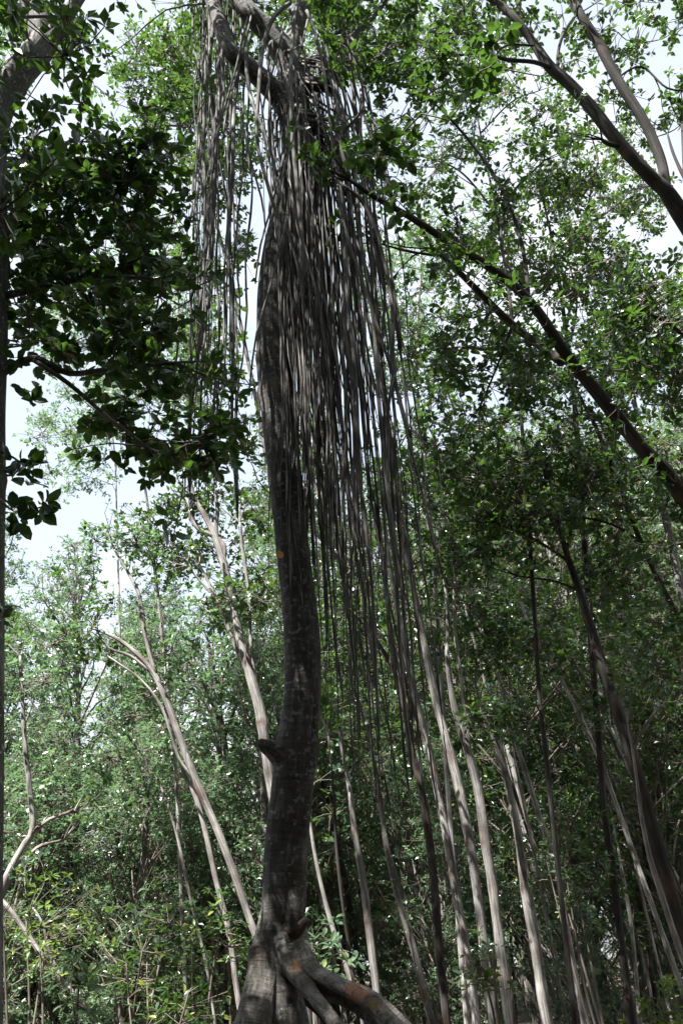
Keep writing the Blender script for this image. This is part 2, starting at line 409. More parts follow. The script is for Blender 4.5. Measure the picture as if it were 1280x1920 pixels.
def trunk_tree(name, label, pts, Y, mat, group=None, branches=(), sides=10, scars=10, rough=0.06, cat='tree', flute=0.02, ground=True, wf=0.56, tipleaf=None):
    """pts run from the lowest pixel to the highest; returns (thing, origin, skeleton points)"""
    pts = [(a[0], a[1], a[2] * wf, *a[3:]) for a in pts]; branches = [[(a[0], a[1], a[2] * (wf if wf > 0.7 else min(0.8, wf + 0.12)), *a[3:]) for a in b] for b in branches]
    path = px_path(pts, Y)
    if ground: path = to_ground(path)
    org = np.array([path[0][0], path[0][1], 0.0])
    t = thing(name, label, cat, org, group)
    MB().tube(path[:, :3], path[:, 3], sides, rough, scars, flute).build('trunk', mat, t, org)
    sk = [p[:3] for p in path[len(path) // 3::6]]; ends = [path]
    for b in branches:
        bp = px_path(b, Y)
        MB().tube(bp[:, :3], bp[:, 3], max(6, sides - 3), rough, max(0, scars // 4)).build('branch', mat, t, org)
        sk += [p[:3] for p in bp[3::5]]
        ends.append(bp)
    tw = MB(); lv = Leaves()                          # every limb ends in forking twigs
    for e in ends:
        d = nrm(e[-1][:3] - e[-5][:3]); r0 = e[-1][3]
        if r0 > 0.028: continue
        for k in range(4):
            dd = nrm(d + rng.normal(0, 0.45, 3) + UP * 0.2); ln = rng.uniform(0.3, 0.8)
            m = e[-1][:3] + dd * ln * 0.5 + rng.normal(0, 0.05, 3); f = e[-1][:3] + dd * ln + rng.normal(0, 0.1, 3)
            q = smooth_path([[*e[-1][:3], min(r0 * 0.8, 0.012)], [*m, min(max(r0 * 0.5, 0.004), 0.008)], [*f, 0.003]], 0.12)
            tw.tube(q[:, :3], np.maximum(q[:, 3], 0.003), 5, cap=False)
            c = np.vstack([f, m, (m + f) / 2]) + rng.normal(0, 0.07, (3, 3))
            lv.rosettes(np.vstack([f, c]), nrm(np.repeat(dd[None], 4, 0) + rng.normal(0, 0.5, (4, 3)) + UP * 0.3), 6, 0.09, (0.1, 0.85))
    if tw.n: tw.build('twig_ends', mat, t, org)['kind'] = 'stuff'
    if lv.p: crown_parts(lv, t, tipleaf or M_LEAF, 'mid', 0.5, org, 0, 'tip_leaves')
    return t, org, sk

# ------------------------------------------------------------------ ground
def ground():
    n = 90; xs = np.linspace(-1, 1, n); g = np.sign(xs) * np.abs(xs) ** 2.2 * 320
    X, Y = np.meshgrid(g, g); Z = 0.05 * np.sin(X * 1.3 + 0.5) * np.cos(Y * 0.9) + 0.04 * np.sin(X * 2.9 + Y * 2.1)
    v = np.stack([X, Y + 20, Z], -1).reshape(-1, 3)
    i, j = np.meshgrid(np.arange(n - 1), np.arange(n - 1), indexing='ij')
    q = np.stack([i * n + j, i * n + j + 1, (i + 1) * n + j + 1, (i + 1) * n + j], -1).reshape(-1, 4)
    m, t, nn = newmat('leaf_litter_mud'); Lk = t.links.new
    tc = nn.new('ShaderNodeTexCoord'); ns = nn.new('ShaderNodeTexNoise'); ns.inputs['Scale'].default_value = 6; ns.inputs['Detail'].default_value = 8
    Lk(tc.outputs['Object'], ns.inputs['Vector'])
    rp = ramp(nn, [(0.35, (0.03, 0.024, 0.018)), (0.55, (0.085, 0.066, 0.046)), (0.7, (0.15, 0.12, 0.08))]); Lk(ns.outputs['Fac'], rp.inputs['Fac'])
    b = nn.new('ShaderNodeBsdfPrincipled'); b.inputs['Roughness'].default_value = 0.9; Lk(rp.outputs['Color'], b.inputs['Base Color'])
    bp = nn.new('ShaderNodeBump'); bp.inputs['Strength'].default_value = 0.8; bp.inputs['Distance'].default_value = 0.05
    Lk(ns.outputs['Fac'], bp.inputs['Height']); Lk(bp.outputs['Normal'], b.inputs['Normal'])
    o = nn.new('ShaderNodeOutputMaterial'); Lk(b.outputs['BSDF'], o.inputs['Surface'])
    ob = link('ground', mesh_np('ground', v, q, np.zeros((0, 3), int)), m); ob['kind'] = 'structure'
ground()

# ------------------------------------------------------------------ the great mangrove with its curtain of roots
MY = 6.0
def main_tree():
    pts = [(520, 1990, 165), (520, 1900, 135), (520, 1840, 100), (527, 1760, 96), (532, 1700, 98), (536, 1600, 96), (547, 1500, 92), (557, 1400, 90), (567, 1300, 80), (566, 1200, 80),
           (557, 1100, 76), (545, 1000, 74), (534, 900, 76), (523, 800, 76), (514, 700, 80), (512, 600, 78), (520, 500, 76), (538, 400, 70), (553, 300, 64), (556, 220, 62), (548, 150, 60), (536, 105, 56)]
    pts = [(a, b, c * 0.86) for a, b, c in pts]
    path = to_ground(px_path(pts, MY), spread=1.3)
    org = np.array([path[0][0], path[0][1], 0.0])
    t = thing('mangrove_tree', 'thick dark grey mangrove trunk draped with a curtain of hanging aerial roots', 'tree', org)
    MB().tube(path[:, :3], path[:, 3], 26, 0.03, 5, 0.035).build('trunk', M_BARK, t, org)
    def limb(name, p, mat=M_BARK, sides=12, rough=0.05, scars=2, Y=MY, label=None):
        q = px_path(p, Y, 0.05)
        o = MB().tube(q[:, :3], q[:, 3], sides, rough, scars, 0.02).build(name, mat, t, org)
        if label: o['label'] = label
        return q
    l1 = limb('limb', [(552, 170, 40), (540, 110, 52, 5.95), (505, 62, 42, 5.85), (465, 22, 36, 5.75), (430, -35, 34, 5.8), (400, -120, 30, 6.1), (390, -230, 22, 6.4)])
    l2 = limb('limb', [(552, 250, 36), (530, 190, 42, 5.9), (482, 140, 36, 5.75), (440, 104, 32, 5.6), (420, 70, 28, 5.6), (405, 25, 28, 5.7), (385, -30, 26, 5.9), (340, -110, 20, 6.2), (300, -190, 14, 6.5)])
    l3 = limb('limb', [(548, 150, 30), (580, 118, 16, 5.95), (620, 105, 13, 5.9), (665, 62, 10, 5.9), (710, 20, 8, 5.9), (760, -60, 7, 5.9)], scars=0)
    l4 = limb('limb', [(540, 115, 26), (560, 40, 30, 6.1), (575, -40, 30, 6.2), (560, -150, 26, 6.3), (590, -260, 18, 6.3)])
    l5 = limb('limb', [(555, 118, 14), (610, 108, 11, 6.0), (650, 128, 9, 6.0), (700, 150, 7, 6.0)], scars=0)
    limb('stub', [(556, 165, 30), (590, 158, 26, 5.9), (612, 161, 24, 5.85), (624, 163, 22, 5.82)], M_DARKBARK, label='dark broken-off branch stub')
    limb('stub', [(560, 1445, 56, 5.97), (530, 1420, 46, 5.95), (508, 1404, 34, 5.94), (494, 1398, 25, 5.93), (485, 1394, 20, 5.93)], rough=0.12, scars=0, label='short rotted branch stub')
    limb('stub', [(548, 1752, 34, 5.9), (566, 1734, 19, 5.88), (575, 1722, 12, 5.87)], M_DARKBARK, rough=0.15, label='dark knotted stub')
    # a root fused to the side of the trunk
    limb('fused_root', [(583, 1230, 12, 5.95), (589, 1300, 18, 5.94), (582, 1400, 22, 5.93), (572, 1500, 24, 5.93), (560, 1600, 28, 5.92), (553, 1680, 34, 5.90), (550, 1730, 38, 5.90), (540, 1790, 34, 5.92)], sides=14)
    # stilt roots arching to the mud
    def stilt(p, mat, lab=None):
        q = px_path(p, MY, 0.05); q = np.vstack([q, smooth_path([q[-1], q[-1] + (q[-1] - q[-8]) * np.array([1.2, 1.2, 1.2, 0]) + np.array([0, 0, -0.25, 0]),
             np.array([*(q[-1][:2] + (q[-1] - q[-8])[:2] * 2.0), -0.15, q[-1][3] * 0.9])], 0.06)[1:]])
        o = MB().tube(q[:, :3], q[:, 3], 18, 0.07, 4, 0.05).build('stilt_root', mat, t, org)
        if lab: o['label'] = lab
    stilt([(540, 1690, 44, 6.05), (545, 1735, 56, 6.0), (558, 1780, 50, 5.92), (584, 1820, 36, 5.78), (630, 1845, 29, 5.62), (672, 1867, 28, 5.5), (715, 1899, 28, 5.4), (765, 1950, 28, 5.3)], M_STILT, 'stilt root with an orange lichen patch')
    stilt([(555, 1790, 44, 5.98), (598, 1850, 30, 5.82), (648, 1872, 25, 5.68), (690, 1902, 25, 5.58), (725, 1950, 25, 5.5)], M_STILT)
    stilt([(534, 1715, 44, 6.05), (536, 1760, 60, 5.98), (551, 1815, 42, 5.84), (578, 1856, 28, 5.68), (610, 1896, 26, 5.52), (650, 1950, 26, 5.35)], M_STILT)
    stilt([(530, 1650, 36, 6.05), (517, 1710, 54, 6.02), (503, 1775, 56, 5.97), (492, 1840, 60, 5.90), (482, 1890, 66, 5.84), (468, 1955, 72, 5.76)], M_SPECK)
    stilt([(548, 1745, 40, 6.0), (572, 1805, 30, 5.9), (622, 1838, 20, 5.85), (690, 1862, 17, 5.8), (745, 1905, 16, 5.75), (790, 1960, 16, 5.7)], M_STILT)
    stilt([(530, 1790, 60, 6.05), (560, 1850, 34, 6.2), (600, 1890, 26, 6.3), (640, 1940, 24, 6.4)], M_DARKBARK)
    stilt([(525, 1760, 60, 6.05), (535, 1850, 50, 5.98), (545, 1920, 46, 5.94), (550, 1990, 46, 5.9)], M_DARKBARK)
    # an orange dead leaf caught on the trunk
    a, b = P(521, 1032, 5.80), P(528, 1044, 5.79)
    v, q, tr = _tmpl('hi'); d = b - a; ln = np.linalg.norm(d) * 1.25; d = nrm(d); s = nrm(np.cross(d, -_f)); nn = np.cross(d, s)
    me = mesh_np('dead_leaf', a + ln * (v[:, :1] * d + v[:, 1:2] * 0.6 * s + v[:, 2:] * nn) - org, q, tr)
    m, tt, n = newmat('dead_orange_leaf'); bb = n.new('ShaderNodeBsdfPrincipled'); bb.inputs['Base Color'].default_value = (0.55, 0.26, 0.05, 1); bb.inputs['Roughness'].default_value = 0.6
    oo = n.new('ShaderNodeOutputMaterial'); tt.links.new(bb.outputs['BSDF'], oo.inputs['Surface'])
    link('dead_leaf', me, m, t)

    # hanging roots: plumb lines from the limbs, with wobble, kinks and a few forks
    r = np.random.default_rng(23)
    def hang(src, foot, zb, wpx, wob=1.0, arc=0.0):
        """a root that leaves the limb at src and hangs plumb over foot (x, y) down to height zb"""
        zt = src[2]; zb = min(zb, zt - 0.6)
        n = max(8, int((zt - zb) / 0.2)); z = np.linspace(zt, zb, n); s = (zt - z)
        rad = wpx / 2 * axd((foot[0], foot[1], zt)) / FPX
        f1, f2 = r.uniform(0.4, 1.2), r.uniform(1.8, 4.2); p1, p2, p3, p4 = r.uniform(0, 6.3, 4)
        dx = wob * (0.030 * np.sin(s * f1 + p1) + 0.010 * np.sin(s * f2 + p2)) + r.normal(0, 0.003, n)
        dy = wob * (0.030 * np.sin(s * f1 * 0.8 + p3) + 0.010 * np.sin(s * f2 + p4)) + r.normal(0, 0.003, n)
        for q in range(2):
            k = r.integers(1, n - 2); sl = r.normal(0, 0.012); dx += np.where(np.arange(n) > k, (s - s[k]) * sl, 0)
        dx += arc * (1 - np.exp(-s * 0.8))
        pth = np.stack([foot[0] + dx, foot[1] + dy, z], -1)
        g = np.asarray(src) - pth[0]
        pth = pth + np.exp(-(s / (0.15 + 0.6 * np.linalg.norm(g))) ** 1.6)[:, None] * g[None]
        rr = rad * (1.05 - 0.45 * s / s[-1]) * (1 + 0.15 * np.sin(s * r.uniform(3, 8) + p1)); rr[-1] *= 0.4
        return pth, rr
    up_trunk = path[path[:, 2] > P(540, 330, MY)[2]]
    right = np.vstack([l3[6:60], l5[5:]])
    roots = []
    while len(roots) < 370:
        u = r.random()
        if u < 0.56:
            c = up_trunk[r.integers(0, len(up_trunk))]; a = r.uniform(-2.9, 0.1) if r.random() < 0.7 else r.uniform(0, 3.1)
            d = np.array([math.cos(a), math.sin(a)]); src = c[:3] + np.array([*(d * c[3] * 0.8), 0])
            foot = c[:2] + d * (c[3] * 0.7 + abs(r.normal(0.04, 0.24)) * (0.65 if d[0] < 0 else 1.0)) + np.array([0.08, 0])
        else:
            L_ = l2 if u < 0.68 else (l1 if u < 0.80 else right); c = L_[r.integers(0, len(L_))]; src = c[:3]; foot = c[:2] + r.normal(0, 0.07, 2)
        x, y, z = px_of(np.array([*foot, P(540, 350, MY)[2]]))
        if x < 335 or x > 690: continue
        if x < 465: yb = r.uniform(430, 1010)
        elif x < 600: yb = r.uniform(520, 1100 + 380 * max(0, min(1, (x - 500) / 100)))
        else: yb = r.uniform(650, 1560)
        wpx = r.choice([1.3, 2.5, 4.2, 7.0], p=[0.30, 0.36, 0.25, 0.09])
        arc = r.uniform(0.1, 0.4) if (x > 600 and r.random() < 0.3) else 0.0
        if x < 465 and r.random() < 0.35: continue
        p_, r_ = hang(src, foot, P(x, yb, foot[1])[2], wpx, r.uniform(0.6, 2.4), arc)
        roots.append((wpx * 6 / foot[1], p_, r_))
        if r.random() < 0.22:                        # a fork near the lower end
            k = int(len(p_) * r.uniform(0.45, 0.85)); m = len(p_) - k; e = r.normal(0, 0.05)
            q_ = p_[k:] + np.stack([np.linspace(0, 1, m) * (e + 0.06 * np.sign(e)), np.linspace(0, 1, m) * r.normal(0, 0.05), np.zeros(m)], -1)
            if m > 4: roots.append((wpx * 3 / foot[1], q_, r_[k:] * 0.8))
    # slanted strays crossing the curtain
    for i in range(14):
        x0 = r.uniform(440, 610); y0 = r.uniform(10, 420); L = r.uniform(160, 420); Yt = r.uniform(5.0, 5.6)
        sgn = 1 if r.random() < 0.7 else -1
        q = px_path([(x0, y0, 4), (x0 + sgn * L * 0.08, y0 + L * 0.35, 4), (x0 + sgn * L * 0.18, y0 + L * 0.7, 4), (x0 + sgn * L * 0.22, y0 + L, 3)], Yt, 0.2)
        roots.append((5.5, q[:, :3], q[:, 3]))
    # the long bowed ones on the outside of the curtain
    for p in ([(575, 20, 9), (590, 60, 9), (606, 130, 9), (618, 220, 9), (630, 330, 9), (650, 440, 8), (690, 560, 9), (735, 700, 8), (770, 820, 6)],
              [(545, 5, 12), (515, 30, 13), (495, 80, 12), (486, 160, 11), (482, 260, 10), (500, 340, 10), (530, 440, 8)],
              [(636, 342, 8), (672, 370, 10), (700, 420, 10), (722, 500, 10), (736, 590, 11), (737, 690, 11), (760, 800, 8), (790, 920, 6), (830, 1080, 5)],
              [(560, 0, 10), (552, 40, 11), (545, 140, 11), (549, 260, 12), (560, 380, 11), (575, 520, 9)],
              [(470, 60, 9), (462, 110, 10), (470, 180, 10), (500, 260, 9), (520, 330, 8)],
              [(742, 690, 12), (728, 760, 9), (726, 850, 9), (732, 980, 9), (748, 1100, 7)]):
        q = px_path(p, 5.3, 0.1); q[:, 3] *= 0.7; roots.append((10, q[:, :3], q[:, 3]))
    roots.sort(key=lambda k: -k[0] * (1 + 0.02 * len(k[1])))
    for w_, p_, r_ in roots[:290]:
        MB().tube(p_, r_, 6, 0.05).build('hanging_root', M_ROOT, t, org)
    mb = MB()
    for w_, p_, r_ in roots[290:]: mb.tube(p_, r_, 5, 0.05)
    o = mb.build('hanging_root_tangle', M_ROOT, t, org); o['kind'] = 'stuff'
    # its crown, mostly above the frame, and shade clumps added to it
    sk = [p[:3] for p in np.vstack([l1, l2, l3, l4])[::5]]
    cl = blob_clumps([(470, -150, 420, 140, 6.2, 1.0, 0.4), (640, 20, 140, 50, 6.3, 0.6, 0.8), (460, 20, 100, 50, 6.8, 0.4, 0.9)], 0.105, 78)
    cl += [np.array([org[0] + 0.9 + rng.normal(0, 1.6), org[1] + rng.normal(0.6, 1.4), rng.uniform(12.5, 17)]) for k in range(80)]
    cl += [np.array([rng.normal(-1.7, 0.8), rng.normal(3.9, 0.8), rng.uniform(12.0, 13.8)]) for k in range(48)]  # clumps added above the view in the sun's path, to shade the roots
    foliage(t, org, cl, sk, 0.105, 'mid', M_LEAF, n_obj=60)

def stilt_mat(name, orange):
    m = bark_mat(name, [(0.34, (0.05, 0.047, 0.042)), (0.50, (0.19, 0.18, 0.16)), (0.64, (0.40, 0.385, 0.35))], (40, 0.60, (0.09, 0.085, 0.075)), (30, 30, 10), bump=0.9, ring=0.9)
    if orange:
        t = m.node_tree; n = t.nodes; L = t.links.new
        b = next(x for x in n if x.type == 'BSDF_PRINCIPLED'); src = b.inputs['Base Color'].links[0].from_socket
        g = n.new('ShaderNodeNewGeometry'); ns = n.new('ShaderNodeTexNoise'); ns.inputs['Scale'].default_value = 22; ns.inputs['Detail'].default_value = 8; ns.inputs['Roughness'].default_value = 0.75
        L(g.outputs['Position'], ns.inputs['Vector'])
        last = src
        for (px, py, Y, rad, c) in ((668, 1848, 5.46, 0.15, (0.30, 0.125, 0.06)), (556, 1816, 5.78, 0.09, (0.26, 0.13, 0.05)), (702, 1878, 5.38, 0.08, (0.17, 0.14, 0.06)), (655, 1866, 5.6, 0.10, (0.34, 0.15, 0.06))):
            vd = n.new('ShaderNodeVectorMath'); vd.operation = 'DISTANCE'; vd.inputs[1].default_value = tuple(P(px, py, Y)); L(g.outputs['Position'], vd.inputs[0])
            ma = n.new('ShaderNodeMath'); ma.operation = 'MULTIPLY_ADD'; ma.inputs[1].default_value = -1 / rad; ma.inputs[2].default_value = 0.75; L(vd.outputs['Value'], ma.inputs[0])
            ad = n.new('ShaderNodeMath'); ad.operation = 'ADD'; L(ma.outputs[0], ad.inputs[0]); L(ns.outputs['Fac'], ad.inputs[1])
            r = ramp(n, [(0.62, (0, 0, 0)), (0.78, (0.65, 0.65, 0.65))]); L(ad.outputs[0], r.inputs['Fac'])
            mx = n.new('ShaderNodeMix'); mx.data_type = 'RGBA'; mx.inputs['B'].default_value = (*c, 1)
            L(r.outputs['Color'], mx.inputs['Factor']); L(last, mx.inputs['A']); last = mx.outputs['Result']
        L(last, b.inputs['Base Color'])
    return m
M_STILT = stilt_mat('stilt_root_bark', True)
M_SPECK = stilt_mat('speckled_root_bark', False)
main_tree()

# ------------------------------------------------------------------ tree at the left edge with the dark near foliage
def left_tree():
    t, org, sk = trunk_tree('forked_mangrove_tree', 'smooth grey forked mangrove with dark glossy leaves hanging over the clearing',
        [(-45, 1980, 110), (-38, 1700, 96), (-36, 1300, 98), (-34, 1000, 96), (-32, 800, 94), (-26, 600, 90), (-22, 450, 84), (-22, 320, 74), (-6, 210, 66), (28, 150, 62), (62, 108, 62), (84, 78, 60)],
        4.6, M_BARK_SLIM, sides=20, scars=5, rough=0.03, wf=0.88,
        branches=[[(76, 90, 50), (72, 40, 50), (58, -10, 46), (40, -90, 40), (30, -220, 30)],
                  [(84, 84, 40), (112, 50, 32), (140, 8, 27), (170, -50, 24), (190, -150, 18)],
                  [(88, 72, 34), (112, 58, 28), (124, 52, 26)],
                  [(-20, 470, 26), (30, 400, 20), (80, 330, 15), (150, 300, 11), (230, 310, 8)],
                  [(-20, 380, 18), (10, 345, 17), (35, 318, 13), (60, 260, 10)],
                  [(-28, 720, 22), (60, 672, 15), (130, 700, 13), (220, 690, 11), (330, 680, 8)],
                  [(-20, 560, 20), (80, 540, 13), (170, 520, 10), (260, 520, 8)],
                  [(60, 672, 12), (130, 720, 10), (200, 780, 8), (280, 840, 6)]])
    blobs = [(150, 290, 160, 110, 4.7, 0.5, 1.25), (205, 430, 170, 130, 4.8, 0.5, 1.5), (110, 560, 120, 100, 4.7, 0.4, 1.3), (290, 560, 100, 80, 4.9, 0.4, 1.7), (70, 430, 70, 150, 4.9, 0.3, 1.6),
             (50, 665, 60, 35, 4.7, 0.3, 1.5), (240, 700, 130, 65, 4.8, 0.4, 1.7), (330, 810, 105, 70, 4.9, 0.4, 1.9), (265, 880, 55, 35, 4.9, 0.3, 1.3), (200, 790, 60, 40, 4.8, 0.3, 1.2),
             (60, 60, 110, 70, 5.4, 0.5, 1.3), (40, -130, 220, 110, 4.9, 0.9, 0.5)]
    cl = blob_clumps(blobs, 0.108, 55)
    k = 0
    while k < 230:                                   # unseen rest of its crown, added on the sun side to shade the leaves
        c = np.array([rng.normal(-3.5, 1.5), rng.normal(2.2, 1.6), rng.normal(10.6, 1.4)])
        x, y, z = px_of(c)
        if c[2] < 7.5 or c[0] > -1.9 or (z > 0.3 and -120 < x < 1400 and y > -60): continue
        cl.append(c); k += 1
    ex = []
    for x, y in ((40, 866), (62, 900), (28, 880), (58, 868), (26, 950), (42, 972), (76, 958), (20, 985), (88, 940), (12, 860), (62, 748), (48, 735), (70, 700), (8, 1130), (4, 1160)):
        ex.append((P(x, y, 4.45), nrm(np.array([0.5, -0.5, 0.2]) + rng.normal(0, 0.4, 3))))
    foliage(t, org, cl, sk, 0.108, 'hi', M_LEAF, nr=9, k=6, rc=(0.20, 0.36), n_obj=290, extra=ex, width=0.60, tone=(0.0, 0.65), young=0.012)
    mb = MB()
    for a in ([(-30, 830, 8), (10, 850, 5), (40, 868, 4), (62, 900, 3)], [(-32, 900, 8), (0, 935, 5), (30, 960, 4), (80, 950, 3)]):
        q = px_path(a, 4.5, 0.1); mb.tube(q[:, :3], q[:, 3], 6)
    mb.build('branch', M_TWIG, t, org)
left_tree()

# ------------------------------------------------------------------ leaning and overhanging trees on the other side
def leaning_tree():
    t, org, sk = trunk_tree('leaning_mangrove_tree', 'dark trunk leaning steeply across the stand towards the hanging roots', 
        [(1400, 1120, 66, 8.0), (1280, 930, 56, 7.6), (1195, 832, 48, 7.3), (1125, 745, 44, 7.0), (1060, 665, 38, 6.7), (1000, 575, 32, 6.4), (930, 510, 29, 6.1), (850, 460, 26, 5.8), (770, 408, 22, 5.5), (700, 368, 18, 5.3), (655, 336, 15, 5.2)],
        7, M_DARKBARK, sides=14, scars=8, rough=0.05, wf=0.55,
        branches=[[(1055, 680, 26, 6.8), (1000, 640, 24, 6.9), (950, 600, 22, 6.8), (900, 550, 19, 6.6), (850, 500, 16, 6.3), (810, 465, 12, 6.0)],
                  [(990, 560, 12, 6.4), (985, 500, 12, 6.4), (970, 430, 11, 6.4), (940, 355, 10, 6.3), (900, 290, 9, 6.2), (850, 230, 7, 6.1), (800, 180, 5, 6.0)],
                  [(655, 336, 14, 5.2), (640, 260, 9, 5.2), (680, 200, 8, 5.2), (670, 130, 6, 5.2), (640, 60, 5, 5.2)],
                  [(740, 388, 11, 5.4), (720, 320, 9, 5.4), (690, 240, 8, 5.4), (665, 160, 6, 5.4), (650, 60, 5, 5.4)],
                  [(820, 480, 8, 5.8), (760, 470, 7, 5.8), (705, 455, 4, 5.8)],
                  [(960, 610, 10, 6.6), (930, 690, 6, 6.6), (900, 760, 5, 6.6)],
                  [(868, 470, 9, 5.9), (862, 440, 6, 5.9), (858, 425, 4, 5.9)],
                  [(985, 545, 8, 6.4), (940, 470, 7, 6.4), (955, 370, 6, 6.5), (1020, 300, 5, 6.6)]])
    blobs = [(660, 200, 60, 130, 5.5, 0.3, 0.4), (720, 80, 130, 90, 5.9, 0.5, 0.55), (800, 160, 110, 110, 5.9, 0.5, 0.6), (860, 480, 60, 60, 6.0, 0.4, 0.6), (900, 640, 90, 70, 6.8, 0.5, 1.2), (930, 330, 60, 50, 6.2, 0.3, 0.7), (840, 60, 80, 60, 5.6, 0.4, 0.9),
             (760, -120, 200, 90, 5.8, 0.9, 1.0), (1000, 700, 80, 60, 7.0, 0.4, 1.2), (1010, 560, 60, 50, 5.9, 0.2, 0.5), (1120, 720, 70, 60, 6.4, 0.2, 0.6), (1210, 830, 60, 60, 6.7, 0.2, 0.5), (850, 450, 50, 40, 5.4, 0.2, 0.4)]
    cl = blob_clumps(blobs, 0.098, 55)
    big = blob_clumps([(895, 85, 45, 50, 4.7, 0.2, 0.9), (780, 285, 45, 45, 4.7, 0.2, 0.9), (740, 360, 40, 25, 4.9, 0.15, 0.9), (660, 275, 22, 35, 4.7, 0.1, 0.7), (700, 265, 30, 25, 4.8, 0.1, 0.6)], 0.13, 40)
    foliage(t, org, cl, sk, 0.098, 'hi', M_LEAF, nr=9, k=6, rc=(0.22, 0.4), n_obj=150, tone=(0.0, 0.6), young=0.015)
    foliage(t, org, big, sk, 0.128, 'hi', M_LEAF, nr=6, k=6, rc=(0.16, 0.28), n_obj=140, tone=(0.0, 0.6), young=0.04, width=0.6)
leaning_tree()

def upper_tree():
    t, org, sk = trunk_tree('overhanging_forked_tree', 'dark trunk forking into two long bare limbs against the white sky', 
        [(1500, 760, 58, 7.8), (1400, 600, 54, 7.6), (1320, 470, 50, 7.4), (1275, 400, 44, 7.2), (1247, 358, 38, 7.03), (1222, 334, 28, 6.95), (1190, 302, 12, 6.87)], 7.2, M_DARKBARK, sides=14, scars=6, wf=0.75,
        branches=[[(1250, 362, 34, 7.05), (1205, 318, 33, 6.9), (1160, 268, 31, 6.8), (1110, 205, 31, 6.7), (1065, 155, 29, 6.6), (1030, 125, 27, 6.55), (1000, 82, 22, 6.5), (965, 35, 19, 6.4), (915, -5, 17, 6.4), (830, -50, 13, 6.3)],
                  [(1250, 366, 28, 7.05), (1238, 300, 25, 7.0), (1205, 225, 25, 6.9), (1160, 155, 25, 6.8), (1120, 80, 24, 6.7), (1085, 22, 21, 6.6), (1070, -30, 18, 6.6), (1060, -130, 14, 6.6)],
                  [(1035, 128, 14, 6.55), (1000, 116, 11, 6.4), (950, 112, 10, 6.3), (905, 100, 8, 6.2), (850, 105, 6, 6.2)],
                  [(1045, 135, 9, 6.6), (1046, 95, 8, 6.6), (1058, 58, 8, 6.6), (1078, 30, 7, 6.6)],
                  [(1163, 275, 13, 6.8), (1140, 270, 11, 6.75), (1128, 262, 8, 6.7)],
                  [(968, 38, 8, 6.4), (972, 15, 8, 6.4), (975, -30, 7, 6.4)],
                  [(1150, 150, 6, 6.8), (1200, 125, 5, 6.8), (1250, 165, 5, 6.8), (1300, 170, 4, 6.8)],
                  [(1000, 85, 6, 6.4), (940, 90, 5, 6.3), (905, 165, 5, 6.2)]])
    blobs = [(1170, 60, 110, 60, 7.2, 0.6, 0.45), (1240, 20, 60, 40, 6.6, 0.4, 0.9), (1060, 30, 60, 40, 7.2, 0.4, 0.5), (960, 60, 60, 60, 6.6, 0.4, 0.5), (1150, 210, 90, 60, 7.6, 0.4, 0.45), (1130, -120, 240, 90, 7.0, 0.9, 0.7), (1260, 210, 30, 40, 7.2, 0.3, 0.6)]
    foliage(t, org, blob_clumps(blobs, 0.10, 55), sk, 0.10, 'hi', M_LEAF, nr=9, k=6, rc=(0.22, 0.42), n_obj=120)
upper_tree()

# ------------------------------------------------------------------ the stand of slim trees
STAND = 'slim trees of the stand behind the hanging roots'
def slim(label, pts, Y, mat, blobs=(), branches=(), L=0.095, lmat=None, group=None, sides=10, scars=12, n_obj=0, kind='mid', tone=(0.0, 0.8), name='slim_mangrove_tree', young=0.03):
    t, org, sk = trunk_tree(name, label, pts, Y, mat, group, branches, sides, scars)
    if blobs:
        foliage(t, org, blob_clumps(blobs, L, 78), sk, L, kind, lmat or M_LEAF, n_obj=n_obj, tone=tone, young=young)
    return t

# beyond the great trunk, on its open side
slim('pale stout-branched tree with crooked top limbs rising behind the rotted stub', [(545, 1640, 30), (520, 1540, 30), (503, 1440, 32), (488, 1335, 36), (470, 1270, 34), (446, 1180, 30), (430, 1100, 27), (415, 1040, 25), (398, 995, 20), (380, 960, 17), (362, 925, 14), (350, 860, 9)], 11.0, M_PALE,
     [(330, 1010, 110, 70, 12.5, 1.2, 0.9), (440, 1080, 70, 100, 12, 0.8, 0.6), (470, 1130, 50, 50, 11, 0.4, 0.9), (330, 900, 90, 60, 11, 0.8, 0.7), (450, 960, 60, 50, 12, 0.8, 1.0)],
     [[(418, 1060, 15), (420, 1025, 15), (400, 1005, 14), (372, 992, 12), (356, 965, 10), (352, 925, 8)], [(408, 1015, 13), (405, 985, 13), (408, 955, 11), (400, 915, 7)],
      [(462, 1260, 15), (425, 1170, 12), (400, 1110, 9), (375, 1060, 6)], [(482, 1310, 12), (470, 1200, 10), (467, 1120, 9), (455, 1030, 10), (450, 980, 7)], [(445, 1180, 8), (410, 1130, 7), (350, 1060, 5)]], L=0.09, tone=(0.2, 0.9))
slim('slender knotted tree leaning away from the great trunk, top bent over', [(500, 1800, 26), (472, 1735, 25), (440, 1640, 25), (405, 1550, 25), (370, 1470, 25), (340, 1390, 24), (311, 1310, 21), (284, 1256, 19), (250, 1220, 14), (215, 1195, 10), (165, 1175, 6)], 10.0, M_PALE,
     [(180, 1180, 110, 50, 9.8, 0.5, 0.5), (300, 1180, 80, 60, 11, 0.8, 0.5), (215, 1030, 60, 50, 10, 0.5, 0.8)],
     [[(366, 1463, 9), (335, 1420, 8), (305, 1330, 7), (265, 1275, 6), (205, 1232, 5)], [(292, 1270, 12), (272, 1190, 12), (262, 1120, 11), (244, 1080, 9), (214, 1030, 5)], [(285, 1262, 9), (245, 1230, 8), (205, 1215, 6), (180, 1180, 5)]], L=0.085, lmat=M_LEAF_PALE, scars=22)
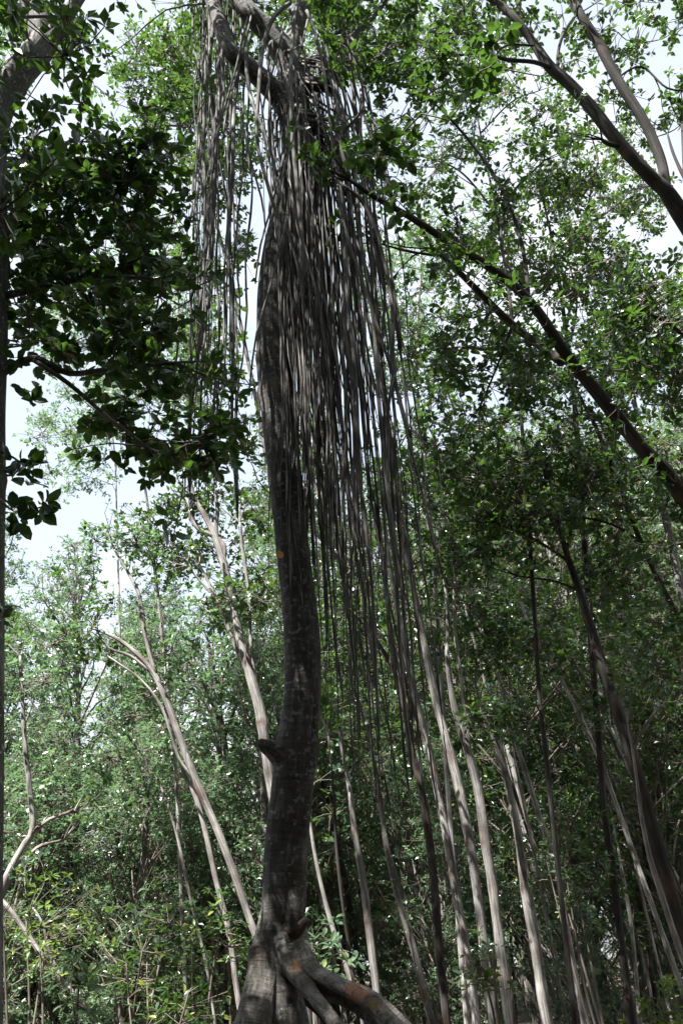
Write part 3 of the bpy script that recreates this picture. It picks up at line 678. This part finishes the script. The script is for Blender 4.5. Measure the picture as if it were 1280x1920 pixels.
slim('thin tree with a broken leader standing next to the knotted leaning tree', [(462, 1960, 19), (445, 1860, 19), (430, 1750, 19), (405, 1650, 18), (382, 1545, 17), (365, 1490, 15), (345, 1450, 13), (320, 1370, 12), (305, 1300, 9)], 10.6, M_PALE,
     [(300, 1270, 70, 60, 11, 0.6, 0.6)], L=0.085, lmat=M_LEAF_PALE)
slim('very thin grey sapling trunk among the leafy shrubs', [(408, 1960, 9), (398, 1880, 9), (385, 1800, 9), (365, 1720, 9), (350, 1650, 9), (325, 1540, 9), (290, 1450, 8), (240, 1380, 6)], 11.5, M_PALE,
     [(250, 1380, 80, 60, 11.3, 0.5, 0.9)], L=0.085, lmat=M_LEAF_PALE)
slim('crooked lichen-spotted tree bending up beside the smooth forked mangrove', [(-60, 1800, 44), (-5, 1690, 36), (25, 1625, 34), (50, 1580, 27), (62, 1552, 21), (56, 1480, 19), (48, 1400, 16), (42, 1300, 12), (38, 1230, 7)], 10.5, M_PALE,
     [(50, 1230, 80, 70, 10.4, 0.6, 0.9), (120, 1500, 60, 50, 11, 0.6, 0.6)], [[(62, 1562, 13), (95, 1536, 11), (140, 1520, 6)], [(30, 1640, 16), (70, 1590, 10), (120, 1575, 6)]], L=0.085, lmat=M_LEAF_PALE)
slim('fallen-looking pale trunk leaning the opposite way over the shrubs', [(230, 1990, 18), (170, 1900, 16), (130, 1855, 16), (85, 1800, 18), (52, 1752, 18), (5, 1690, 16), (-60, 1640, 12)], 10.0, M_PALE, [], [[(130, 1860, 8), (95, 1790, 8), (80, 1730, 6), (60, 1700, 4)]])
slim('dark trunk standing in the deep shade of the leafy thicket', [(315, 1980, 18), (310, 1780, 17), (305, 1640, 18), (296, 1560, 15), (290, 1480, 10)], 16.0, M_DARKBARK, [(280, 1450, 70, 60, 16, 1, 1.0)], L=0.09)

# the close stand of pale stringy-barked trunks
slim('brightly sunlit pale trunk standing foremost in the stringy-barked stand', [(985, 2030, 38), (955, 1910, 37), (940, 1800, 35), (925, 1680, 32), (910, 1580, 31), (895, 1480, 31), (872, 1390, 28), (850, 1320, 22), (838, 1230, 15), (838, 1130, 11), (820, 1030, 7)], 10.2, M_PALE,
     [(850, 1000, 110, 80, 10.5, 0.8, 1.0), (790, 880, 70, 90, 10, 0.7, 0.9)], [[(878, 1400, 14), (866, 1290, 12), (853, 1190, 10), (850, 1100, 7)]])
slim('twin pale trunk pressed up against the brightly sunlit one', [(940, 2030, 38), (925, 1910, 36), (912, 1820, 34), (895, 1680, 31), (880, 1580, 32), (858, 1470, 32), (835, 1380, 28), (812, 1290, 26), (790, 1180, 22), (770, 1080, 19), (755, 990, 17), (748, 930, 12), (735, 850, 8)], 10.6, M_PALE,
     [(800, 720, 60, 70, 10.5, 0.8, 0.7), (760, 960, 50, 60, 10.5, 0.7, 0.6)])
slim('banded pale trunk with a rust-coloured ring scar in the stringy-barked stand', [(905, 2030, 30), (890, 1900, 29), (873, 1780, 29), (855, 1680, 28), (835, 1560, 26), (815, 1460, 24), (795, 1370, 22), (775, 1290, 21), (755, 1200, 18), (737, 1100, 17), (723, 1000, 14), (715, 900, 10)], 11.2, M_PALE,
     [(760, 620, 70, 60, 11, 0.8, 0.6)], scars=18)
slim('reddish brown smooth trunk with swollen joints beside the banded one', [(842, 2030, 30), (835, 1900, 29), (825, 1800, 29), (815, 1680, 30), (805, 1580, 29), (790, 1480, 26), (770, 1400, 22), (758, 1330, 18), (735, 1250, 15), (690, 1180, 10)], 9.6, M_DARKBARK,
     [(700, 1130, 50, 50, 10, 0.6, 0.5)], scars=16)
slim('grey tapering trunk curving down behind the longest hanging roots', [(830, 2000, 26), (805, 1900, 25), (775, 1780, 24), (745, 1680, 22), (725, 1590, 20), (710, 1480, 16), (690, 1380, 12), (660, 1280, 8)], 9.4, M_BARK_SLIM, [(660, 1250, 60, 60, 10, 0.6, 0.5)])
slim('knobbly straight trunk rising just past the stilt roots', [(722, 1990, 28), (705, 1850, 27), (693, 1750, 26), (680, 1650, 24), (665, 1560, 20), (655, 1480, 15), (640, 1400, 10), (630, 1330, 6)], 9.0, M_PALE, [(630, 1340, 50, 60, 10, 0.6, 0.6)], scars=16)
slim('thin sunlit pole slanting behind the stilt roots', [(680, 1930, 18), (655, 1830, 18), (630, 1760, 17), (610, 1690, 15), (590, 1600, 13), (575, 1500, 9)], 10.4, M_PALE, [(590, 1500, 40, 50, 11, 0.6, 0.6)])
slim('thin brown pole standing between the stilt roots and the knobbly trunk', [(682, 1990, 11), (668, 1880, 11), (655, 1780, 11), (640, 1680, 11), (630, 1580, 10), (625, 1480, 8), (615, 1380, 5)], 8.6, M_DARKBARK)
slim('shaded trunk with a lit flank parted from the pale stand by dark foliage', [(1045, 2030, 32), (1020, 1900, 31), (1005, 1800, 30), (985, 1680, 28), (968, 1560, 23), (945, 1450, 21), (912, 1360, 15), (890, 1280, 9)], 11.0, M_PALE,
     [(900, 1180, 110, 90, 11, 0.8, 1.0), (930, 1330, 70, 60, 10.6, 0.6, 1.0)])
slim('pale peeling trunk half hidden in foliage next to the shaded one', [(1100, 1960, 18), (1080, 1840, 18), (1062, 1740, 18), (1045, 1640, 19), (1020, 1560, 20), (985, 1450, 17), (955, 1350, 14), (930, 1250, 9)], 12.0, M_PALE,
     [(960, 1220, 90, 80, 12, 0.8, 1.0)])
slim('large dark trunk with pale peeling strips and foliage crowding its top', [(1330, 1900, 56), (1280, 1760, 52), (1248, 1650, 47), (1215, 1530, 45), (1185, 1420, 40), (1152, 1320, 36), (1120, 1220, 31), (1086, 1110, 26), (1062, 1040, 21), (1048, 985, 15), (1030, 900, 9)], 9.0, M_DARKBARK,
     [(1000, 860, 130, 110, 9.3, 0.9, 1.7), (880, 820, 90, 120, 9.3, 0.8, 1.4), (1120, 940, 110, 80, 9.3, 0.8, 1.2), (920, 1020, 90, 70, 9.4, 0.6, 1.0), (1010, 1000, 70, 60, 9.2, 0.5, 0.8)],
     [[(1062, 1050, 9), (1000, 1010, 7), (930, 980, 5)], [(1090, 1110, 8), (1040, 1090, 6), (970, 1080, 5)], [(1060, 1040, 10), (1080, 960, 8), (1110, 900, 6)]], n_obj=80, scars=14)
slim('slim sunlit trunk leaning in front of the large dark peeling trunk', [(1330, 1900, 24), (1280, 1800, 22), (1240, 1680, 20), (1215, 1600, 17), (1200, 1520, 14), (1190, 1440, 10), (1175, 1350, 6)], 8.4, M_PALE, [(1200, 1330, 70, 60, 10.4, 0.5, 1.0)])
slim('light grey trunk crossing behind the steeply leaning dark one', [(1320, 1280, 32), (1280, 1130, 29), (1256, 1010, 27), (1235, 930, 26), (1212, 850, 21), (1190, 760, 15), (1170, 660, 10)], 9.5, M_PALE,
     [(1180, 640, 110, 90, 9.5, 0.8, 1.2), (1220, 780, 80, 70, 9.3, 0.7, 1.3)])
slim('thin dark trunk running alongside the light grey one', [(1330, 1300, 22), (1270, 1160, 20), (1230, 1080, 18), (1190, 990, 16), (1160, 910, 14), (1120, 810, 12), (1090, 750, 10), (1060, 680, 7)], 9.0, M_DARKBARK,
     [(1080, 700, 130, 80, 9.2, 0.8, 1.4), (1180, 1080, 90, 80, 10.4, 0.6, 1.4), (1160, 860, 80, 70, 9, 0.5, 1.2)], [[(1205, 1020, 9), (1150, 985, 7), (1080, 970, 6), (1020, 985, 4)]], n_obj=60)
slim('short pale trunk showing through a gap in the dark leaves', [(1130, 1440, 15), (1095, 1360, 15), (1060, 1290, 14), (1028, 1230, 13), (992, 1172, 12), (970, 1110, 8)], 12.5, M_PALE, [(990, 1120, 80, 60, 12.5, 0.8, 0.8), (1100, 1220, 90, 90, 12, 0.8, 1.0)])
slim('dark tree of dense foliage standing at the shaded edge of the stand', [(1400, 1400, 40), (1360, 1000, 36), (1330, 700, 30), (1300, 500, 24), (1285, 330, 18), (1278, 230, 12)], 7.0, M_DARKBARK,
     [(1230, 560, 80, 90, 7.0, 0.6, 1.9), (1250, 720, 70, 80, 7.2, 0.6, 1.8), (1262, 1200, 55, 100, 8.0, 0.5, 1.6), (1260, 980, 50, 90, 7.6, 0.5, 1.5)],
     [[(1330, 700, 14), (1270, 620, 10), (1200, 580, 7)], [(1285, 340, 10), (1262, 290, 8), (1250, 250, 5)]], L=0.10, kind='hi', n_obj=200, tone=(0.0, 0.55))
# the airy sunlit crowns higher up, behind the leaning trunk
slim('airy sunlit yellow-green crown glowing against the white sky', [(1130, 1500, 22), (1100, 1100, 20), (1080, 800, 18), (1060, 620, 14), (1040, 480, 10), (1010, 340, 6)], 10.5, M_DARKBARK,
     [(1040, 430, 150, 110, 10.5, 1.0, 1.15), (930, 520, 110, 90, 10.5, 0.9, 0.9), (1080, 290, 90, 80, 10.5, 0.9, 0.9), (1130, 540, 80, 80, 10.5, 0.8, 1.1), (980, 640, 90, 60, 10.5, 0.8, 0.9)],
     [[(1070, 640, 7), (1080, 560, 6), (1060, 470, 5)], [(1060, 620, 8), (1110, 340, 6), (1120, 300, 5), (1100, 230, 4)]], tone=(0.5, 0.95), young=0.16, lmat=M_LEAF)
slim('loose pale green crown seen between the roots and the leaning trunk', [(840, 1500, 16), (815, 1100, 16), (790, 850, 13), (780, 650, 10), (790, 480, 7), (780, 380, 5)], 12.0, M_PALE,
     [(770, 500, 90, 90, 12, 1, 0.8), (800, 650, 80, 80, 12, 1, 0.8), (700, 620, 60, 100, 12, 1, 0.7), (860, 420, 80, 60, 12, 1, 0.6)], L=0.09, lmat=M_LEAF_PALE, tone=(0.3, 0.95))
slim('bright green crown behind the upper end of the root curtain', [(545, 1300, 18), (520, 1000, 16), (470, 700, 13), (400, 400, 10), (320, 200, 6)], 8.6, M_BARK_SLIM,
     [(280, 150, 110, 100, 8.6, 0.8, 1.0), (380, 110, 80, 110, 8.6, 0.8, 1.2), (430, 250, 70, 130, 8.4, 0.8, 1.0), (330, 260, 70, 60, 8.6, 0.7, 0.8), (430, 460, 70, 100, 8.8, 0.6, 0.7), (410, 650, 60, 90, 7.6, 0.4, 1.2), (420, 790, 50, 100, 7.6, 0.4, 1.1), (480, 60, 100, 60, 8.6, 0.6, 0.9), (620, 90, 80, 80, 8.4, 0.7, 0.8)],
     [[(440, 580, 8), (380, 500, 6), (330, 420, 5)], [(380, 350, 8), (300, 245, 7), (360, 238, 6), (420, 240, 4)]], L=0.095, tone=(0.4, 0.9), young=0.06)
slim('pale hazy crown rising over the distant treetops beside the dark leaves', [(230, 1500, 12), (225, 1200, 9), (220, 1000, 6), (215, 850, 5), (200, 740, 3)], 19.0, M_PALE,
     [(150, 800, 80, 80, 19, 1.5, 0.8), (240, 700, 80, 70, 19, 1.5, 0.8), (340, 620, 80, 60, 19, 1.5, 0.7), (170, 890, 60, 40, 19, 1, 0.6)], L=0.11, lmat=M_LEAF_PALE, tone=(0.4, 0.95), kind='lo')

slim('tall fine-leaved crown filling the gap under the two bare limbs', [(1010, 1300, 14), (985, 900, 13), (960, 600, 11), (930, 400, 8), (900, 250, 6), (880, 120, 4)], 9.5, M_DARKBARK,
     [(900, 230, 110, 90, 9.5, 0.9, 0.55), (760, 300, 110, 90, 9.5, 0.9, 0.6), (1000, 200, 80, 50, 9.5, 0.8, 0.4), (880, 60, 120, 70, 9.0, 0.8, 0.7), (690, 60, 110, 80, 8.8, 0.8, 0.8), (1150, 400, 90, 90, 9.8, 0.8, 0.6), (1190, 290, 60, 80, 9.5, 0.8, 0.45)],
     [[(930, 400, 6), (860, 320, 5), (780, 290, 4)], [(900, 250, 5), (960, 190, 4), (1010, 170, 3)], [(960, 600, 6), (1080, 450, 5), (1160, 380, 4)]], tone=(0.3, 0.9), young=0.08, L=0.09)
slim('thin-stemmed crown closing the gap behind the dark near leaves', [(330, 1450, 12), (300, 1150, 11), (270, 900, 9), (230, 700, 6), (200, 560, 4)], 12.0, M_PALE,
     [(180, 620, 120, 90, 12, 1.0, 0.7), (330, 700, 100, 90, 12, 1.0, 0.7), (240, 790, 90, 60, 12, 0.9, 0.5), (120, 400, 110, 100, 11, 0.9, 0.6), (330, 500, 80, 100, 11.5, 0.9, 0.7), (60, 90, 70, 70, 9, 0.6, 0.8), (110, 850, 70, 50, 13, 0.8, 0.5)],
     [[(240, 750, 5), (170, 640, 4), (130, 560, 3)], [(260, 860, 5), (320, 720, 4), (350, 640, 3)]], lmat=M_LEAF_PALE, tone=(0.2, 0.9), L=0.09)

# ------------------------------------------------------------------ shrubs and saplings
def shrub(label, x, y, Y, h, spread, n, L, mat, n_obj=70, stems=4, tone=(0.1, 0.9), name='leafy_shrub', group=None):
    top = P(x, y, Y); org = np.array([top[0], Y, 0.0])
    t = thing(name, label, 'shrub', org, group)
    ends = []; lv = Leaves(); A, B = [], []
    for s in range(stems):
        e = top + rng.normal(0, spread * 0.4, 3) * np.array([1, 1, 0.4])
        m = org * 0.5 + e * 0.5 + rng.normal(0, 0.08, 3)
        q = smooth_path([[*(org + rng.normal(0, 0.05, 3) * [1, 1, 0]), 0.018], [*m, 0.014], [*e, 0.006]], 0.12)
        MB().tube(q[:, :3], q[:, 3], 6, 0.05).build('stem', M_TWIG, t, org)
        ends.append(q[len(q) // 2:, :3])
    ends = np.vstack(ends)
    for k in range(n):
        c = top + nrm(rng.normal(size=3)) * rng.random() ** 0.5 * np.array([spread, spread, h / 2])
        if c[2] < 0.1: continue
        a = ends[np.argmin(np.linalg.norm(ends - c, axis=1))]
        A.append(a); B.append(c); lv.rosettes(c[None], nrm(c - a + UP * 0.3)[None], 7, L, tone, 0.02)
    MB().twigs(np.array(A), np.array(B), 0.006, 0.003).build('twigs', M_TWIG, t, org)['kind'] = 'stuff'
    crown_parts(lv, t, mat, 'hi', 0.42, org, n_obj, 'foliage')

shrub('yellow-green sunlit shrub in front of the pale leaning trunk', 95, 1720, 9.5, 1.3, 0.55, 60, 0.070, M_LEAF_YOUNG, 90, name='yellow_green_shrub')
shrub('large-leaved seedling with blue-green leaves below the yellow shrub', 160, 1860, 7.0, 0.7, 0.28, 16, 0.10, M_LEAF_PALE, 90, 2, name='large_leaved_seedling')
shrub('broad-leaved bush in the middle of the thicket near the thin sapling trunk', 270, 1770, 9.0, 1.2, 0.65, 70, 0.085, M_LEAF, 110)
shrub('low bush of narrow glossy leaves at the foot of the thin tree', 330, 1880, 8.6, 1.0, 0.6, 60, 0.09, M_LEAF, 110)
shrub('small star-leaved bush beside the great trunk', 405, 1740, 9.8, 1.0, 0.45, 45, 0.085, M_LEAF, 60)
shrub('small bush showing just behind the stilt roots', 600, 1770, 8.4, 0.8, 0.35, 30, 0.10, M_LEAF_PALE, 60)
shrub('bright fern-like shrub on the floor beyond the dark trunks', 1240, 1900, 12.0, 0.9, 0.6, 45, 0.10, M_LEAF_YOUNG, 60, name='bright_fern_shrub')
shrub('dark bush low among the pale stringy trunks', 905, 1790, 9.2, 0.8, 0.35, 22, 0.10, M_LEAF, 50)
shrub('dark bush between the shaded trunk and the large peeling trunk', 1080, 1600, 10.5, 1.6, 0.7, 70, 0.10, M_LEAF, 60)

# ------------------------------------------------------------------ forest behind: a few kinds, copied
def forest_proto(seed, H, spread, n_clump, mat, lean):
    r = np.random.default_rng(seed)
    top = np.array([-lean * H, r.normal(0, 0.4), H * 0.93])
    pth = smooth_path([[0, 0, -0.2, 0.13], [*(top * 0.33 + r.normal(0, 0.15, 3)), 0.11], [*(top * 0.66 + r.normal(0, 0.2, 3)), 0.08], [*top, 0.02]], 0.3)
    trunk = MB().tube(pth[:, :3], pth[:, 3], 8, 0.06, 10)
    br = MB(); lv = Leaves(); A, B = [], []
    for k in range(n_clump):
        u = r.uniform(0.10, 1.0) ** 0.85
        p = pth[min(len(pth) - 1, int(u * len(pth)))][:3]
        wd = spread * (0.55 + 0.6 * math.sin(u * 3.0)) * (1 - 0.45 * max(0, u - 0.7) / 0.3)
        a = r.uniform(0, 6.283); q = math.sqrt(r.random()) * wd
        c = p + np.array([q * math.cos(a), q * math.sin(a), r.uniform(-0.2, 0.9) + 0.2 * q])
        if c[2] < 0.5: continue
        if k % 2 == 0:
            b = pth[max(0, int((u - 0.10) * len(pth)))][:3]
            s = smooth_path([[*b, 0.03], [*(b * 0.4 + c * 0.6 + r.normal(0, 0.15, 3)), 0.02], [*c, 0.008]], 0.5)
            br.tube(s[:, :3], s[:, 3], 5, cap=False)
        rc = r.uniform(0.35, 0.65); n = int(r.integers(9, 17))
        off = nrm(r.normal(size=(n, 3))) * r.random((n, 1)) ** 0.4 * rc * np.array([1.15, 1.15, 0.75])
        lv.rosettes(c + off, nrm(off / rc * 0.8 + UP * 0.8 + r.normal(0, 0.5, (n, 3))), 6, 0.115, (0.1, 0.9), 0.03, r)
        A.append(np.repeat(c[None], n, 0)); B.append(c + off)
    br.twigs(np.vstack(A), np.vstack(B), 0.007, 0.004)
    cm_ = leaf_mesh('crown', lv.arrays(), 'lo', 0.5)
    cm_.materials.append(mat)
    return trunk, br, cm_

def forest():
    protos = []
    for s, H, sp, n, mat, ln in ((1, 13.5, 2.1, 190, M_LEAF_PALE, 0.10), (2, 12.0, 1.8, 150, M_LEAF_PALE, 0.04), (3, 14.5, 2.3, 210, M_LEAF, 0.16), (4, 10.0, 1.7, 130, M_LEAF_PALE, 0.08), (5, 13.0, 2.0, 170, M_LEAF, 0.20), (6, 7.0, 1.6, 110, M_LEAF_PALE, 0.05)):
        tr, br, cme = forest_proto(s, H, sp, n, mat, ln)
        a = tr.build('trunk', M_PALE if s % 2 else M_BARK_SLIM); b = br.build('branches', M_TWIG); b['kind'] = 'stuff'
        c = link('crown', cme, None); c['kind'] = 'stuff'
        protos.append((H, a, b, c))
    r = np.random.default_rng(77)
    def place(i, x, y, s, rz, label, group):
        H, a, b, c = protos[i]
        t = thing('forest_tree', label, 'tree', (x, y, 0), group)
        t.rotation_euler = (0, 0, rz); t.scale = (s, s, s)
        for o in (a, b, c):
            k = o.copy(); COL.objects.link(k); k.parent = t
    pts = []
    tries = 0
    while len(pts) < 74 and tries < 6000:
        tries += 1
        Y = 15 + 34 * r.random() ** 1.2; x = r.uniform(-0.62, 0.62) * Y
        if any((x - p[0]) ** 2 + (Y - p[1]) ** 2 < 1.9 ** 2 for p in pts): continue
        if Y < 17 and abs(x / Y) < 0.03: continue
        if x < 0 and r.random() < (0.85 if Y > 24 else 0.25): continue
        pts.append((x, Y))
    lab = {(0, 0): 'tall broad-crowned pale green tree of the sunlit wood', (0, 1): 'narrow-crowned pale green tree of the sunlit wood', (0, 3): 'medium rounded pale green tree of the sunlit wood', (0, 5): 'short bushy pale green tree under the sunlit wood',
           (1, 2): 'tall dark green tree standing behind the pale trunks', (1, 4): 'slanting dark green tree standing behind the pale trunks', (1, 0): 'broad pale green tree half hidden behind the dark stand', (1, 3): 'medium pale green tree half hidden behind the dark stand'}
    for x, Y in pts:
        left = x < 0.02 * Y
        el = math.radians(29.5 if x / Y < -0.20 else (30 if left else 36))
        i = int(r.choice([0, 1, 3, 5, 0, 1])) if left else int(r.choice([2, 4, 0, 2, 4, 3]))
        H = protos[i][0]; hmax = 1.6 + Y / math.cos(math.atan(x / Y)) * math.tan(el) * r.uniform(0.72, 1.0)
        s = min(1.35, max(0.7, hmax / H)); s = min(s, hmax / H)
        g = 0 if left else 1
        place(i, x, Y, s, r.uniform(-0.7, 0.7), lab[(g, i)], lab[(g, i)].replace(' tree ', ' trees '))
    # unseen wood round and behind the clearing, added to darken what faces the camera
    for k in range(100):
        a = math.radians(r.uniform(62, 298)); d = r.uniform(4.5, 15)
        place(int(r.integers(0, 5)), d * math.sin(a), d * math.cos(a), r.uniform(0.9, 1.15), r.uniform(0, 6.3), 'unseen tree of the wood added for shade on the near side of the clearing', 'unseen trees added for shade on the near side of the clearing')
    for k in range(124):
        Y = 13 + 30 * r.random(); x = r.uniform(-0.6, 0.6) * Y; sz = r.uniform(0.28, 0.5)
        if k >= 90: Y = r.uniform(13, 24); x = r.uniform(-0.48, -0.02) * Y; sz = r.uniform(0.45, 0.75)
        i = int(r.choice([5, 3])); g = ' under the sunlit wood' if x < 0.02 * Y else ' under the dark stand'
        k_ = ('low spreading sapling' if i == 5 else 'low upright sapling') + ' in the undergrowth' + g
        place(i, x, Y, sz, r.uniform(0, 6.3), k_, k_.replace('sapling', 'saplings'))
    for _, a, b, c in protos:
        for o in (a, b, c): bpy.data.objects.remove(o)
    # thin trunks crowded in the shade
    for k in range(34):
        x = r.uniform(640, 1290); Y = r.uniform(12.5, 24); b0 = 1960; wd = r.uniform(0.09, 0.2) * FPX / Y
        ln = r.uniform(0.10, 0.30); hh = r.uniform(450, 900)
        pts_ = [(x + b0 * 0, b0, wd), (x - ln * hh * 0.45 + r.normal(0, 8), b0 - hh * 0.5, wd * 0.85), (x - ln * hh + r.normal(0, 10), b0 - hh, wd * 0.5)]
        mat = M_PALE if r.random() < 0.65 else M_DARKBARK
        k_ = 'thin pale bare trunk crowded in the shade of the dense stand' if mat is M_PALE else 'thin dark bare trunk crowded in the shade of the dense stand'
        slim(k_, pts_, Y, mat, [(pts_[-1][0], pts_[-1][1], 60, 60, Y, 0.8, 0.6)], group=k_.replace('trunk', 'trunks'), sides=8, scars=5, kind='lo', L=0.10)
forest()
